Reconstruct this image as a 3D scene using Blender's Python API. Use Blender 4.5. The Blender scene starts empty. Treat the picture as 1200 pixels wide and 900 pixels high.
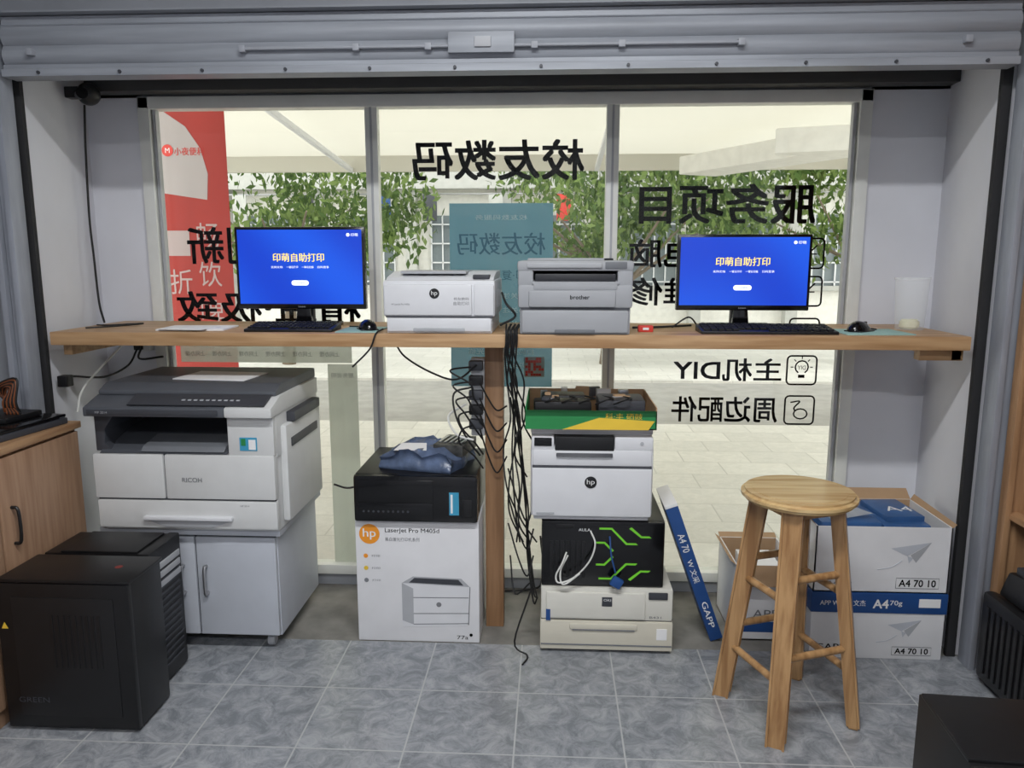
import bpy, bmesh, random
from math import *
from mathutils import Vector, Matrix, Euler
random.seed(7)
S=bpy.context.scene
S.view_settings.view_transform='Standard'
S.view_settings.look='None'
S.view_settings.exposure=0.0

# ---------------------------------------------------------------- materials
def lin(c):
    return tuple(((v/255)/12.92 if v/255<=.04045 else ((v/255+.055)/1.055)**2.4) for v in c)
def mat(name,rgb,rough=.5,metal=0,var=.06,scale=12,bump=0,spec=.5,emit=0,alpha=1,trans=0,stretch=None,coat=0):
    m=bpy.data.materials.new(name); m.use_nodes=True
    nt=m.node_tree; N=nt.nodes; L=nt.links
    b=N['Principled BSDF']; c=lin(rgb)
    tc=N.new('ShaderNodeTexCoord'); mp=N.new('ShaderNodeMapping')
    if stretch: mp.inputs['Scale'].default_value=stretch
    L.new(tc.outputs['Object'],mp.inputs[0])
    no=N.new('ShaderNodeTexNoise'); no.inputs['Scale'].default_value=scale; no.inputs['Detail'].default_value=4
    L.new(mp.outputs[0],no.inputs['Vector'])
    r=N.new('ShaderNodeValToRGB')
    r.color_ramp.elements[0].position=.3; r.color_ramp.elements[1].position=.7
    r.color_ramp.elements[0].color=(*[max(0,v*(1-var)) for v in c],1)
    r.color_ramp.elements[1].color=(*[min(1,v*(1+var)) for v in c],1)
    L.new(no.outputs['Fac'],r.inputs[0]); L.new(r.outputs[0],b.inputs['Base Color'])
    b.inputs['Roughness'].default_value=rough; b.inputs['Metallic'].default_value=metal
    b.inputs['Specular IOR Level'].default_value=spec
    b.inputs['Alpha'].default_value=alpha
    b.inputs['Transmission Weight'].default_value=trans
    b.inputs['Coat Weight'].default_value=coat
    if emit:
        L.new(r.outputs[0],b.inputs['Emission Color']); b.inputs['Emission Strength'].default_value=emit
        try: m.cycles.emission_sampling='NONE'
        except Exception: pass
    if bump:
        bp=N.new('ShaderNodeBump'); bp.inputs['Strength'].default_value=bump; bp.inputs['Distance'].default_value=.01
        L.new(no.outputs['Fac'],bp.inputs['Height']); L.new(bp.outputs[0],b.inputs['Normal'])
    return m
def wood(name,c1,c2,axis='Z',rough=.45,sc=1):
    st={'Z':(22,22,1.6),'X':(1.6,22,22),'Y':(22,1.6,22)}[axis]
    m=mat(name,c1,rough,scale=2.2*sc,stretch=st,var=.1,bump=.05)
    r=[n for n in m.node_tree.nodes if n.type=='VALTORGB'][0]
    r.color_ramp.elements[0].color=(*lin(c2),1); r.color_ramp.elements[1].color=(*lin(c1),1)
    r.color_ramp.elements[0].position=.35; r.color_ramp.elements[1].position=.62
    return m
def tiles(name,c1,c2,mort,size,off,rough=.3,msize=.004,offset=0,bw=None):
    m=bpy.data.materials.new(name); m.use_nodes=True; nt=m.node_tree;N=nt.nodes;L=nt.links
    b=N['Principled BSDF']; tc=N.new('ShaderNodeTexCoord'); mp=N.new('ShaderNodeMapping')
    mp.inputs['Location'].default_value=off; L.new(tc.outputs['Object'],mp.inputs[0])
    br=N.new('ShaderNodeTexBrick'); br.offset=offset; br.squash=1
    br.inputs['Scale'].default_value=1; br.inputs['Brick Width'].default_value=bw or size; br.inputs['Row Height'].default_value=size
    br.inputs['Mortar Size'].default_value=msize; br.inputs['Mortar Smooth'].default_value=.3
    br.inputs['Color1'].default_value=(.92,.92,.92,1); br.inputs['Color2'].default_value=(1.04,1.04,1.04,1); br.inputs['Mortar'].default_value=(1,1,1,1)
    L.new(mp.outputs[0],br.inputs['Vector'])
    no=N.new('ShaderNodeTexNoise'); no.inputs['Scale'].default_value=15; no.inputs['Detail'].default_value=12; no.inputs['Roughness'].default_value=.75; no.inputs['Distortion'].default_value=.8
    L.new(tc.outputs['Object'],no.inputs['Vector'])
    r=N.new('ShaderNodeValToRGB'); r.color_ramp.elements[0].position=.40; r.color_ramp.elements[1].position=.62
    r.color_ramp.elements[0].color=(*lin(c2),1); r.color_ramp.elements[1].color=(*lin(c1),1)
    L.new(no.outputs['Fac'],r.inputs[0])
    mu=N.new('ShaderNodeMix'); mu.data_type='RGBA'; mu.blend_type='MULTIPLY'; mu.inputs[0].default_value=1
    L.new(r.outputs[0],mu.inputs[6]); L.new(br.outputs['Color'],mu.inputs[7])
    mx=N.new('ShaderNodeMix'); mx.data_type='RGBA'; L.new(br.outputs['Fac'],mx.inputs[0]); L.new(mu.outputs[2],mx.inputs[6]); mx.inputs[7].default_value=(*lin(mort),1)
    L.new(mx.outputs[2],b.inputs['Base Color']); b.inputs['Roughness'].default_value=rough
    bp=N.new('ShaderNodeBump'); bp.inputs['Strength'].default_value=.3; bp.inputs['Distance'].default_value=.002; bp.invert=True
    L.new(br.outputs['Fac'],bp.inputs['Height']); L.new(bp.outputs[0],b.inputs['Normal'])
    return m

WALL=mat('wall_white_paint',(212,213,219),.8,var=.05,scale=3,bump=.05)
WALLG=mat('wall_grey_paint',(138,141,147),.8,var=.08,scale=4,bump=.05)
CEIL=mat('ceiling_paint',(205,205,205),.9)
CONC=mat('threshold_concrete',(124,122,117),.7,var=.28,scale=9,bump=.15)
FLOOR=tiles('floor_tile_marbled',(160,163,167),(118,122,128),(170,172,173),.305,(.096,-2.522+.305*10,0),rough=.24,msize=.003)
PAVE=tiles('paving_tiles',(214,211,205),(202,200,194),(184,182,176),.3,(0,0,0),rough=.8,msize=.005,offset=.5,bw=.45)
ASPH=mat('asphalt',(152,150,146),.9,var=.12,scale=6)
SHUT=mat('shutter_metal',(144,148,155),.5,metal=.1,var=.18,scale=5,stretch=(.4,1,6))
RAIL=mat('rail_metal',(146,150,159),.5,metal=.15,var=.15,scale=7,stretch=(4,4,.6))
DARK=mat('dark_gap',(34,34,36),.8)
BEAM=mat('dark_beam',(60,60,60),.7)
ALU=mat('window_frame_aluminium',(218,219,214),.45,metal=0,var=.04)
BLK=mat('black_plastic',(20,20,22),.42,var=.15)
BLKG=mat('black_gloss',(12,12,14),.12,var=.1)
BLKM=mat('black_metal_case',(16,16,18),.38,var=.2,scale=30)
DGR=mat('dark_grey_plastic',(58,60,66),.5)
LID=mat('copier_lid_grey',(80,83,89),.45)
MGR=mat('mid_grey_plastic',(110,113,118),.5)
LGR=mat('light_grey_plastic',(168,170,174),.5)
WPL=mat('white_plastic',(214,215,218),.45,var=.03)
CREAM=mat('cream_plastic',(205,200,184),.5,var=.03)
CREAML=mat('cream_plastic_light',(214,212,202),.5,var=.03)
RIC=mat('copier_plastic',(205,206,205),.5,var=.03)
CABW=mat('cabinet_laminate',(182,186,194),.5,var=.03)
SEAM=mat('seam_grey',(70,72,78),.7)
WOODC=wood('counter_wood',(190,155,115),(163,125,86),'X')
WOODV=wood('column_wood',(152,116,84),(128,94,64),'Z')
WOODCAB=wood('cabinet_wood',(162,130,104),(142,110,86),'Z')
WOODSH=wood('shelf_wood',(172,134,98),(148,112,80),'Z')
WOODST=wood('stool_wood',(180,142,98),(142,104,66),'Z',.3)
WOODSEAT=wood('stool_seat_wood',(206,178,130),(178,144,96),'X',.2)
INK=mat('ink_black',(4,4,5),.8,spec=.05)
INKG=mat('ink_grey',(120,122,126),.6)
WHT=mat('paper_white',(232,232,232),.7,var=.02)
CART=mat('carton_white',(220,220,222),.6,var=.03)
BROWN=mat('cardboard_brown',(170,140,108),.8,var=.08)
BLUE=mat('print_blue',(30,72,132),.5)
LBLUE=mat('label_blue',(60,150,185),.5)
ORANGE=mat('print_orange',(236,150,40),.6)
GREEN=mat('print_green',(36,130,70),.6)
NEON=mat('neon_green',(120,210,50),.5)
YEL=mat('print_yellow',(225,190,60),.6)
RED=mat('print_red',(205,60,50),.6)
STEEL=mat('steel',(170,170,172),.3,metal=.9)
RUBBER=mat('rubber_cable',(16,16,17),.6)
WCAB=mat('white_cable',(215,215,210),.5)
BAG=mat('blue_plastic_bag',(82,96,122),.3,var=.5,scale=18,bump=.6)
CLEAR=mat('clear_plastic',(230,232,232),.15,alpha=.45)
FROST=mat('frosted_plastic',(235,238,238),.3,alpha=.2)
BLUEPAD=mat('mouse_pad_teal',(150,185,178),.7)
PCB=mat('circuit_parts',(60,60,58),.5,var=.8,scale=40)

def glassmat():
    m=bpy.data.materials.new('window_glass'); m.use_nodes=True; nt=m.node_tree; nt.nodes.clear()
    o=nt.nodes.new('ShaderNodeOutputMaterial'); t=nt.nodes.new('ShaderNodeBsdfTransparent'); t.inputs[0].default_value=(.96,.97,.95,1)
    g=nt.nodes.new('ShaderNodeBsdfGlossy'); g.inputs['Roughness'].default_value=.02
    mx=nt.nodes.new('ShaderNodeMixShader'); mx.inputs[0].default_value=.02
    nt.links.new(t.outputs[0],mx.inputs[1]); nt.links.new(g.outputs[0],mx.inputs[2]); nt.links.new(mx.outputs[0],o.inputs[0]); return m
GLASS=glassmat()
def transl(name,rgb,fac=.5,tr=0.0):
    m=bpy.data.materials.new(name); m.use_nodes=True; nt=m.node_tree; nt.nodes.clear();c=(*lin(rgb),1)
    o=nt.nodes.new('ShaderNodeOutputMaterial'); d=nt.nodes.new('ShaderNodeBsdfDiffuse'); t=nt.nodes.new('ShaderNodeBsdfTranslucent')
    no=nt.nodes.new('ShaderNodeTexNoise'); no.inputs['Scale'].default_value=3
    r=nt.nodes.new('ShaderNodeValToRGB'); r.color_ramp.elements[0].color=(*[v*.85 for v in c[:3]],1); r.color_ramp.elements[1].color=c
    nt.links.new(no.outputs['Fac'],r.inputs[0]); nt.links.new(r.outputs[0],d.inputs[0]); nt.links.new(r.outputs[0],t.inputs[0])
    mx=nt.nodes.new('ShaderNodeMixShader'); mx.inputs[0].default_value=fac
    nt.links.new(d.outputs[0],mx.inputs[1]); nt.links.new(t.outputs[0],mx.inputs[2])
    last=mx
    if tr:
        tp=nt.nodes.new('ShaderNodeBsdfTransparent'); m2=nt.nodes.new('ShaderNodeMixShader'); m2.inputs[0].default_value=tr
        nt.links.new(mx.outputs[0],m2.inputs[1]); nt.links.new(tp.outputs[0],m2.inputs[2]); last=m2
    nt.links.new(last.outputs[0],o.inputs[0]); return m
POST=transl('poster_blue_film',(134,180,198),.6,.2)
POSTW=transl('poster_white_film',(210,215,208),.6,.3)
REDB=transl('banner_red',(208,104,98),.5)
WHTB=transl('banner_white',(228,222,220),.5)
AWN=transl('awning_fabric',(218,215,204),.32)
LEAF=transl('leaf_green',(122,142,84),.5)
LEAF2=transl('leaf_green_dark',(84,106,60),.5)
BARK=mat('bark',(112,100,86),.9,bump=.5)
BLD=mat('building_white',(222,220,214),.8)
BLDG=mat('building_grey',(180,180,176),.8)
BWIN=mat('building_window',(112,122,126),.3)

def screenmat():
    m=bpy.data.materials.new('monitor_screen_blue'); m.use_nodes=True; nt=m.node_tree;N=nt.nodes;L=nt.links
    b=N['Principled BSDF']; tc=N.new('ShaderNodeTexCoord'); w=N.new('ShaderNodeTexWave'); w.inputs['Scale'].default_value=1.1; w.inputs['Distortion'].default_value=5
    w.inputs['Detail'].default_value=0
    w.bands_direction='DIAGONAL'
    L.new(tc.outputs['Object'],w.inputs['Vector'])
    r=N.new('ShaderNodeValToRGB'); r.color_ramp.elements[0].color=(*lin((12,66,212)),1); r.color_ramp.elements[1].color=(*lin((22,92,238)),1)
    L.new(w.outputs['Fac'],r.inputs[0]); L.new(r.outputs[0],b.inputs['Emission Color']); b.inputs['Emission Strength'].default_value=.95
    b.inputs['Base Color'].default_value=(0.005,.01,.04,1); b.inputs['Roughness'].default_value=.35; return m
SCR=screenmat()
SCW=mat('screen_white',(240,245,255),.5,emit=.9); SCY=mat('screen_yellow',(250,220,90),.5,emit=.9)

# ---------------------------------------------------------------- geometry builder
class O:
    def __init__(s,name): s.name=name; s.bm=bmesh.new(); s.mats=[]
    def mi(s,m):
        if m not in s.mats: s.mats.append(m)
        return s.mats.index(m)
    def add(s,b,m,M=None):
        if M is not None: b.transform(M)
        i=s.mi(m)
        for f in b.faces: f.material_index=i
        me=bpy.data.meshes.new('t'); b.to_mesh(me); b.free(); s.bm.from_mesh(me); bpy.data.meshes.remove(me)
        return s
    def box(s,x0,x1,y0,y1,z0,z1,m,bev=.002,M=None,seg=2):
        b=bmesh.new(); bmesh.ops.create_cube(b,size=1)
        for v in b.verts: v.co=Vector(((x0+x1)/2+v.co.x*(x1-x0),(y0+y1)/2+v.co.y*(y1-y0),(z0+z1)/2+v.co.z*(z1-z0)))
        bev=min(bev,.45*min(abs(x1-x0),abs(y1-y0),abs(z1-z0)))
        if bev>0.0004: bmesh.ops.bevel(b,geom=b.edges[:],offset=bev,segments=seg,affect='EDGES',profile=.6)
        return s.add(b,m,M)
    def prism(s,pts,axis,lo,hi,m,bev=0,M=None):
        b=bmesh.new()
        def P(p,t):
            return {'X':(t,p[0],p[1]),'Y':(p[0],t,p[1]),'Z':(p[0],p[1],t)}[axis]
        A=[b.verts.new(P(p,lo)) for p in pts]; B=[b.verts.new(P(p,hi)) for p in pts]; n=len(pts)
        b.faces.new(A); b.faces.new(B[::-1])
        for i in range(n): b.faces.new((A[i],B[i],B[(i+1)%n],A[(i+1)%n]))
        bmesh.ops.recalc_face_normals(b,faces=b.faces[:])
        if bev: bmesh.ops.bevel(b,geom=b.edges[:],offset=bev,segments=2,affect='EDGES',profile=.6)
        return s.add(b,m,M)
    def cyl(s,p0,p1,r0,m,r1=None,seg=24,bev=0,M=None,cap=True):
        p0=Vector(p0);p1=Vector(p1);d=p1-p0
        b=bmesh.new(); bmesh.ops.create_cone(b,cap_ends=cap,segments=seg,radius1=r0,radius2=r0 if r1 is None else r1,depth=d.length)
        if bev: bmesh.ops.bevel(b,geom=[e for e in b.edges if any(len(f.verts)>4 for f in e.link_faces)],offset=bev,segments=3,affect='EDGES')
        T=Matrix.Translation((p0+p1)/2)@d.to_track_quat('Z','Y').to_matrix().to_4x4()
        b.transform(T); return s.add(b,m,M)
    def sph(s,c,r,m,sc=(1,1,1),M=None):
        b=bmesh.new(); bmesh.ops.create_uvsphere(b,u_segments=20,v_segments=12,radius=r)
        b.transform(Matrix.Translation(c)@Matrix.Diagonal((*sc,1))); return s.add(b,m,M)
    def quad(s,pts,m,M=None):
        b=bmesh.new(); b.faces.new([b.verts.new(p) for p in pts]); return s.add(b,m,M)
    def tube(s,pts,r,m,seg=8,sub=6,M=None):
        P=[Vector(p) for p in pts]; C=[]
        E=[2*P[0]-P[1]]+P+[2*P[-1]-P[-2]]
        for i in range(1,len(E)-2):
            a,b_,c,d=E[i-1:i+3]
            for k in range(sub):
                t=k/sub
                C.append(.5*((2*b_)+(c-a)*t+(2*a-5*b_+4*c-d)*t*t+(-a+3*b_-3*c+d)*t**3))
        C.append(P[-1]); b=bmesh.new(); prev=None; up=Vector((.3,.2,.93)).normalized()
        for i,c in enumerate(C):
            t=(C[min(i+1,len(C)-1)]-C[max(i-1,0)])
            if t.length<1e-6: t=Vector((0,0,1))
            t.normalize(); n=up-t*up.dot(t)
            if n.length<1e-3: n=t.orthogonal()
            n.normalize(); up=n; bi=t.cross(n)
            ring=[b.verts.new(c+r*(cos(2*pi*k/seg)*n+sin(2*pi*k/seg)*bi)) for k in range(seg)]
            if prev:
                for k in range(seg): b.faces.new((prev[k],prev[(k+1)%seg],ring[(k+1)%seg],ring[k]))
            else: b.faces.new(ring[::-1])
            prev=ring
        b.faces.new(prev); return s.add(b,m,M)
    def text(s,t,a,b_,h,w,m,y,kind='F',M=None,bold=0):
        """F: faces -Y at (x=a,z=b); B: on the outside of glass (mirror seen from inside); T: faces +Z"""
        cu=bpy.data.curves.new('t','FONT'); cu.body=t; cu.size=1; cu.align_x='CENTER'
        cu.resolution_u=3
        ob=bpy.data.objects.new('t',cu); bpy.context.collection.objects.link(ob)
        dg=bpy.context.evaluated_depsgraph_get(); me=bpy.data.meshes.new_from_object(ob.evaluated_get(dg))
        bpy.data.objects.remove(ob)
        if not me.vertices: return s
        xs=[v.co.x for v in me.vertices]; ys=[v.co.y for v in me.vertices]
        W=max(xs)-min(xs); Hh=max(ys)-min(ys); cx=(max(xs)+min(xs))/2; cy=(max(ys)+min(ys))/2
        sy=h/Hh; sx=(w/W) if w else sy
        shifts=[(0,0)]
        if bold:  # heavier strokes: stacked, slightly offset copies
            q=bold; shifts=[(0,0),(q,q),(-q,q),(q,-q),(-q,-q)] if bold>.014 else [(q,0),(-q,0)]
        for n,(ox,oy) in enumerate(shifts):
            b=bmesh.new(); b.from_mesh(me); yy=y-n*.00006
            for v in b.verts:
                x=(v.co.x-cx+ox)*sx; z=(v.co.y-cy+oy)*sy
                if kind=='F': v.co=Vector((a+x,yy,b_+z))
                elif kind=='B': v.co=Vector((a-x,yy,b_+z))
                elif kind=='T': v.co=Vector((a+x,b_+z,y+n*.00006))
            s.add(b,m,M)
        bpy.data.meshes.remove(me)
        return s
    def done(s,parent=None,smooth=35):
        me=bpy.data.meshes.new(s.name); s.bm.to_mesh(me); s.bm.free()
        for m in s.mats: me.materials.append(m)
        for p in me.polygons: p.use_smooth=True
        me.set_sharp_from_angle(angle=radians(smooth))
        ob=bpy.data.objects.new(s.name,me); bpy.context.collection.objects.link(ob)
        return ob
def rotz(cx,cy,deg): return Matrix.Translation((cx,cy,0))@Matrix.Rotation(radians(deg),4,'Z')@Matrix.Translation((-cx,-cy,0))

# ---------------------------------------------------------------- room shell
def shell(name,*boxes):
    o=O(name)
    for b in boxes: o.box(*b[:6],b[6],bev=0)
    return o.done()
shell('floor',(-2.1,2.0,-2.6,2.52,-.1,0,FLOOR),(-2.1,2.0,2.52,3.06,-.1,-.002,CONC))
shell('ceiling',(-2.1,2.0,-2.6,2.62,2.75,2.85,CEIL))
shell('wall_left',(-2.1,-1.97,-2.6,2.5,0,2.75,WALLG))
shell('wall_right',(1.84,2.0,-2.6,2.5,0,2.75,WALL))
shell('wall_back',(-2.1,2.0,-2.75,-2.6,0,2.75,WALL))
o=O('wall_front')
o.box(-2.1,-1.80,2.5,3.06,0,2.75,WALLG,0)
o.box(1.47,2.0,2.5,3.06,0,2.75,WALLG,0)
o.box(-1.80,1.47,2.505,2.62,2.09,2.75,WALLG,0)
# recess: flared side walls
o.prism([(-1.80,2.53),(-1.735,2.53),(-1.80,3.0)],'Z',0,2.05,WALL)
o.prism([(1.47,2.53),(1.37,2.53),(1.435,3.0),(1.47,3.0)],'Z',0,2.05,WALL)
o.box(-1.80,-1.585,3.0,3.06,0,2.05,WALL,0)
o.box(1.156,1.47,3.0,3.06,0,2.05,WALL,0)
o.box(-1.80,1.47,3.0,3.06,1.95,2.75,WALLG,0)
o.box(-1.80,1.47,2.62,3.06,2.02,2.09,WALLG,0)
o.box(-1.585,1.156,2.99,3.06,0,.05,WALLG,0)
o.done()
o=O('trim_1'); o.box(-1.74,1.42,2.90,2.974,1.955,2.015,BEAM,.004)
o.box(-1.76,-1.725,2.515,2.535,0,1.93,DARK,.002); o.box(1.355,1.385,2.515,2.535,0,1.93,DARK,.002); o.done()

# shutter
o=O('roller_shutter')
pts=[(2.50,2.085),(2.452,2.085),(2.452,2.062),(2.446,2.058)]
for k in range(2):
    top=2.055-k*.058
    for j in range(8):
        a=pi*j/7
        pts.append((2.450-.009*sin(a),top-.052*j/7))
    pts.append((2.453,top-.055))
pts+= [(2.444,1.942),(2.444,1.930),(2.432,1.926),(2.432,1.905),(2.50,1.905)]
o.prism(pts,'X',-1.72,1.355,SHUT)
o.box(-.32,-.12,2.425,2.442,1.955,2.015,SHUT,.003)
o.box(-.24,-.19,2.418,2.43,1.97,2.0,LGR,.003)
ROD=mat('shutter_rod',(150,153,160),.5)
o.cyl((-.95,2.428,1.975),(-.32,2.428,1.975),.005,ROD); o.cyl((-.12,2.428,1.975),(.55,2.428,1.975),.005,ROD)
for x in (-.95,-.6,-.38,-.06,.2,.55,-1.62,1.2): o.box(x-.01,x+.01,2.422,2.445,1.965,1.985,ROD,.002)
for i in range(12): o.cyl((-1.6+i*.26,2.426,1.915),(-1.6+i*.26,2.44,1.915),.005,DGR,seg=10)
o.box(-1.80,1.44,2.42,2.50,2.088,2.094,WALLG,.002)
o.done()
for nm,x0,x1 in (('shutter_guide_rail',-1.80,-1.735),('shutter_guide_rail',1.385,1.47)):
    o=O(nm)
    o.box(x0,x0+.02,2.43,2.5,0,2.085,RAIL,.003); o.box(x1-.02,x1,2.43,2.5,0,2.085,RAIL,.003)
    o.box(x0+.015,x1-.015,2.47,2.5,0,2.085,DGR,.002); o.box(x0+.024,x1-.024,2.445,2.475,0,2.085,RAIL,.002)
    o.done()

# window with frame + panes
o=O('window_1')
x0,x1,z0,z1=-1.585,1.156,.05,1.95
F=lambda a,b,c,d,y0=2.975,y1=3.04: o.box(a,b,y0,y1,c,d,ALU,.004)
F(x0,x1,z1-.045,z1); F(x0,x1,z0,z0+.04); F(x0,x0+.045,z0,z1); F(x1-.045,x1,z0,z1)
for mx_ in (-.69,.22):
    F(mx_-.024,mx_+.024,z0,z1,2.985,3.03); o.box(mx_-.004,mx_+.004,2.980,2.99,z0,z1,LGR,.001)
o.box(x0+.05,x0+.062,2.99,3.02,z0+.04,z1-.045,LGR,.001); o.box(x1-.062,x1-.05,2.99,3.02,z0+.04,z1-.045,LGR,.001)
o.box(x0+.04,x1-.04,3.003,3.009,z0+.03,z1-.04,GLASS,0)
o.done()
o=O('window_lettering'); yt=3.0105
T=lambda t,cx,cz,h,w,b=.015:o.text(t,cx,cz,h,w,INK,yt,'B',bold=b)
T('校友数码',-.212,1.713,.145,.65,.018); T('服务项目',.656,1.547,.142,.655,.018)
T('组装电脑',.555,1.363,.105,.52); T('系统维修',.555,1.218,.105,.52)
T('主机DIY',.685,.915,.088,.415); T('周边配件',.68,.757,.1,.41)
T('创新',-1.29,1.394,.14,.30); T('精益·极致',-1.13,1.153,.12,.74)
def icon(cx,cz,k):
    r=.056
    pts=[]
    for (sx,sz,a0) in ((1,1,0),(-1,1,90),(-1,-1,180),(1,-1,270)):
        for j in range(4):
            a=radians(a0+j*30); pts.append((cx+sx*(r-.015)+.015*cos(a),yt,cz+sz*(r-.015)+.015*sin(a)))
    o.tube(pts+[pts[0]],.0035,INK,sub=1,seg=5)
    if k==0:
        o.tube([(cx+.025*cos(t),yt,cz+.012+.025*sin(t)) for t in [radians(-60+30*i) for i in range(11)]],.003,INK,sub=1,seg=5)
        o.box(cx-.012,cx+.012,yt-.001,yt+.002,cz-.03,cz-.018,INK,0)
        for a in range(0,181,45): o.cyl((cx+.032*cos(radians(a)),yt,cz+.012+.032*sin(radians(a))),(cx+.042*cos(radians(a)),yt,cz+.012+.042*sin(radians(a))),.002,INK,seg=5)
        o.text('DIY',cx,cz+.01,.016,.03,INK,yt,'B')
    elif k==1:
        o.tube([(cx-.035,yt,cz+.03),(cx,yt,cz+.035),(cx-.02,yt,cz+.01),(cx-.015,yt,cz-.005)],.003,INK,seg=5)
        o.tube([(cx+.005+.026*cos(t),yt,cz-.015+.02*sin(t)) for t in [radians(30*i) for i in range(13)]],.003,INK,sub=1,seg=5)
    else:
        o.box(cx-.03,cx+.03,yt-.001,yt+.002,cz-.005,cz,INK,0); o.cyl((cx-.03,yt,cz-.03),(cx+.03,yt,cz+.03),.003,INK,seg=5)
icon(.97,.915,0); icon(.97,.757,1); icon(.97,1.22,2); icon(.97,1.363,3); icon(.97,1.06,3)
o.done()
o=O('window_poster'); o.box(-.40,0,3.0125,3.0145,.84,1.553,POST,0)
DBL=mat('poster_ink_blue',(40,92,116),.6); PWH=transl('poster_print_white',(235,240,240),.6)
o.text('校友数码',-.2,1.40,.085,.34,DBL,3.0120,'B',bold=.01)
o.text('打印·复印·扫描',-.2,1.28,.04,.28,DBL,3.0120,'B'); o.text('校友数码服务',-.2,1.50,.02,.2,PWH,3.0120,'B')
for i in range(6): o.text('扫码关注 欢迎光临',-.2,1.2-i*.055,.022,.26,PWH,3.0120,'B')
o.box(-.11,-.03,3.0115,3.0125,.88,.96,PWH,0)
for i in range(7):
    for j in range(7):
        if random.random()<.5: o.box(-.105+i*.0105,-.095+i*.0105,3.0108,3.0114,.884+j*.0105,.894+j*.0105,RED,0)
o.done()
o=O('window_poster'); o.box(-1.50,-.80,3.0125,3.0145,.93,1.075,POSTW,0)
for i,c in enumerate((RED,ORANGE,GREEN,BLUE,RED,GREEN)):
    o.box(-1.47+i*.11,-1.43+i*.11,3.0110,3.0123,1.01,1.05,c,0); o.text('上网办理',-1.44+i*.11,.965,.02,.08,INKG,3.0118,'B')
o.done()
o=O('window_poster'); o.box(-.90,-.78,3.0125,3.0145,.08,.925,POSTW,0)
o.text('服务说明',-.84,.88,.02,.09,INKG,3.0118,'B'); o.done()

# ---------------------------------------------------------------- counter
o=O('counter_desk')
o.box(-1.695,1.33,2.50,2.965,1.055,1.10,WOODC,.004)
o.box(-.235,-.17,2.655,2.72,-.002,1.055,WOODV,.003)
o.box(1.20,1.34,2.56,2.60,1.015,1.055,WOODC,.003); o.box(1.30,1.335,2.56,2.93,1.015,1.055,WOODC,.003)
o.box(-1.69,-1.66,2.56,2.93,1.015,1.055,WOODC,.003)
o.done()

# ---------------------------------------------------------------- monitors
def monitor(cx,y,zb,w,h,basez):
    o=O('computer_monitor')
    o.box(cx-w/2,cx+w/2,y,y+.028,zb,zb+h,BLKG,.004)
    o.box(cx-w/2+.02,cx+w/2-.02,y+.02,y+.055,zb+.03,zb+h-.03,BLK,.012)
    o.box(cx-w/2+.010,cx+w/2-.010,y-.0012,y+.002,zb+.018,zb+h-.010,SCR,0)
    o.box(cx-.03,cx+.03,y+.035,y+.065,basez+.01,zb+.12,BLK,.006)
    o.prism([(cx-.1,y-.05),(cx+.1,y-.05),(cx+.12,y+.11),(cx-.12,y+.11)],'Z',basez,basez+.014,BLKG,.003)
    o.prism([(cx-.03,basez+.01),(cx+.03,basez+.01),(cx+.022,zb+.02),(cx-.022,zb+.02)],'Y',y+.015,y+.04,BLKG,.003)
    yy=y-.0016; cz=zb+h/2
    o.text('印萌自助打印',cx-.005,cz+.038,.030,.185,SCY,yy,'F',bold=.012)
    for i,t in enumerate(('支持文档','一键云打印','一键云扫描','扫码登录')): o.text(t,cx-.085+i*.056,cz+.004,.008,.042,SCW,yy,'F')
    pill=[(cx+.02+.009*cos(radians(a)),cz-.052+.009*sin(radians(a))) for a in range(-90,91,30)]+[(cx-.025+.009*cos(radians(a)),cz-.052+.009*sin(radians(a))) for a in range(90,271,30)]
    o.prism(pill,'Y',yy-.0003,yy,SCW)
    o.text('开始使用',cx-.002,cz-.052,.008,.034,BLUE,yy-.0008,'F')
    o.text('印萌',cx+w/2-.035,cz+h/2-.028,.011,.026,SCW,yy,'F'); o.cyl((cx+w/2-.058,yy,cz+h/2-.028),(cx+w/2-.058,yy+.0005,cz+h/2-.028),.006,SCW,seg=12)
    o.text('Lenovo',cx,zb+.009,.006,None,LGR,y-.0006,'F')
    return o.done()
monitor(-.90,2.73,1.165,.468,.290,1.10)
monitor(.662,2.73,1.165,.458,.262,1.10)
def keyboard(cx,cy,w,rot=0):
    o=O('keyboard'); M=rotz(cx,cy,rot)
    o.prism([(cy-.065,1.1),(cy+.065,1.1),(cy+.065,1.122),(cy-.065,1.110)],'X',cx-w/2,cx+w/2,BLK,.003,M)
    for r in range(5):
        n=18
        for k in range(n):
            if r==0 and 4<k<9: continue
            x=cx-w/2+.01+(w-.02)*k/n; y=cy-.055+r*.023; z=1.110+r*.0023
            o.box(x,x+(w-.02)/n-.003,y,y+.018,z,z+.008,BLK,.0015,M,seg=1)
    return o.done()
keyboard(-.89,2.60,.30,1); keyboard(.71,2.60,.44,-1)
def mouse(cx,cy,rot):
    o=O('computer_mouse'); M=rotz(cx,cy,rot)
    b=bmesh.new(); bmesh.ops.create_uvsphere(b,u_segments=24,v_segments=16,radius=1)
    for v in b.verts: v.co=Vector((cx+v.co.x*.031*(1-.12*v.co.y),cy+v.co.y*.054,1.104+max(0,v.co.z)*.034*(1-.25*v.co.y)))
    o.add(b,BLKG,M); o.box(cx-.004,cx+.004,cy+.02,cy+.04,1.122,1.135,DGR,.002,M); o.box(cx-.03,cx+.03,cy-.045,cy+.045,1.1035,1.108,BLK,.002,M)
    o.tube([(cx,cy+.052,1.11),(cx+.01,cy+.09,1.106),(cx-.04,cy+.12,1.106)],.0022,RUBBER,M=M)
    return o.done()
mouse(-.635,2.61,25); mouse(1.03,2.63,-50)
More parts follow.
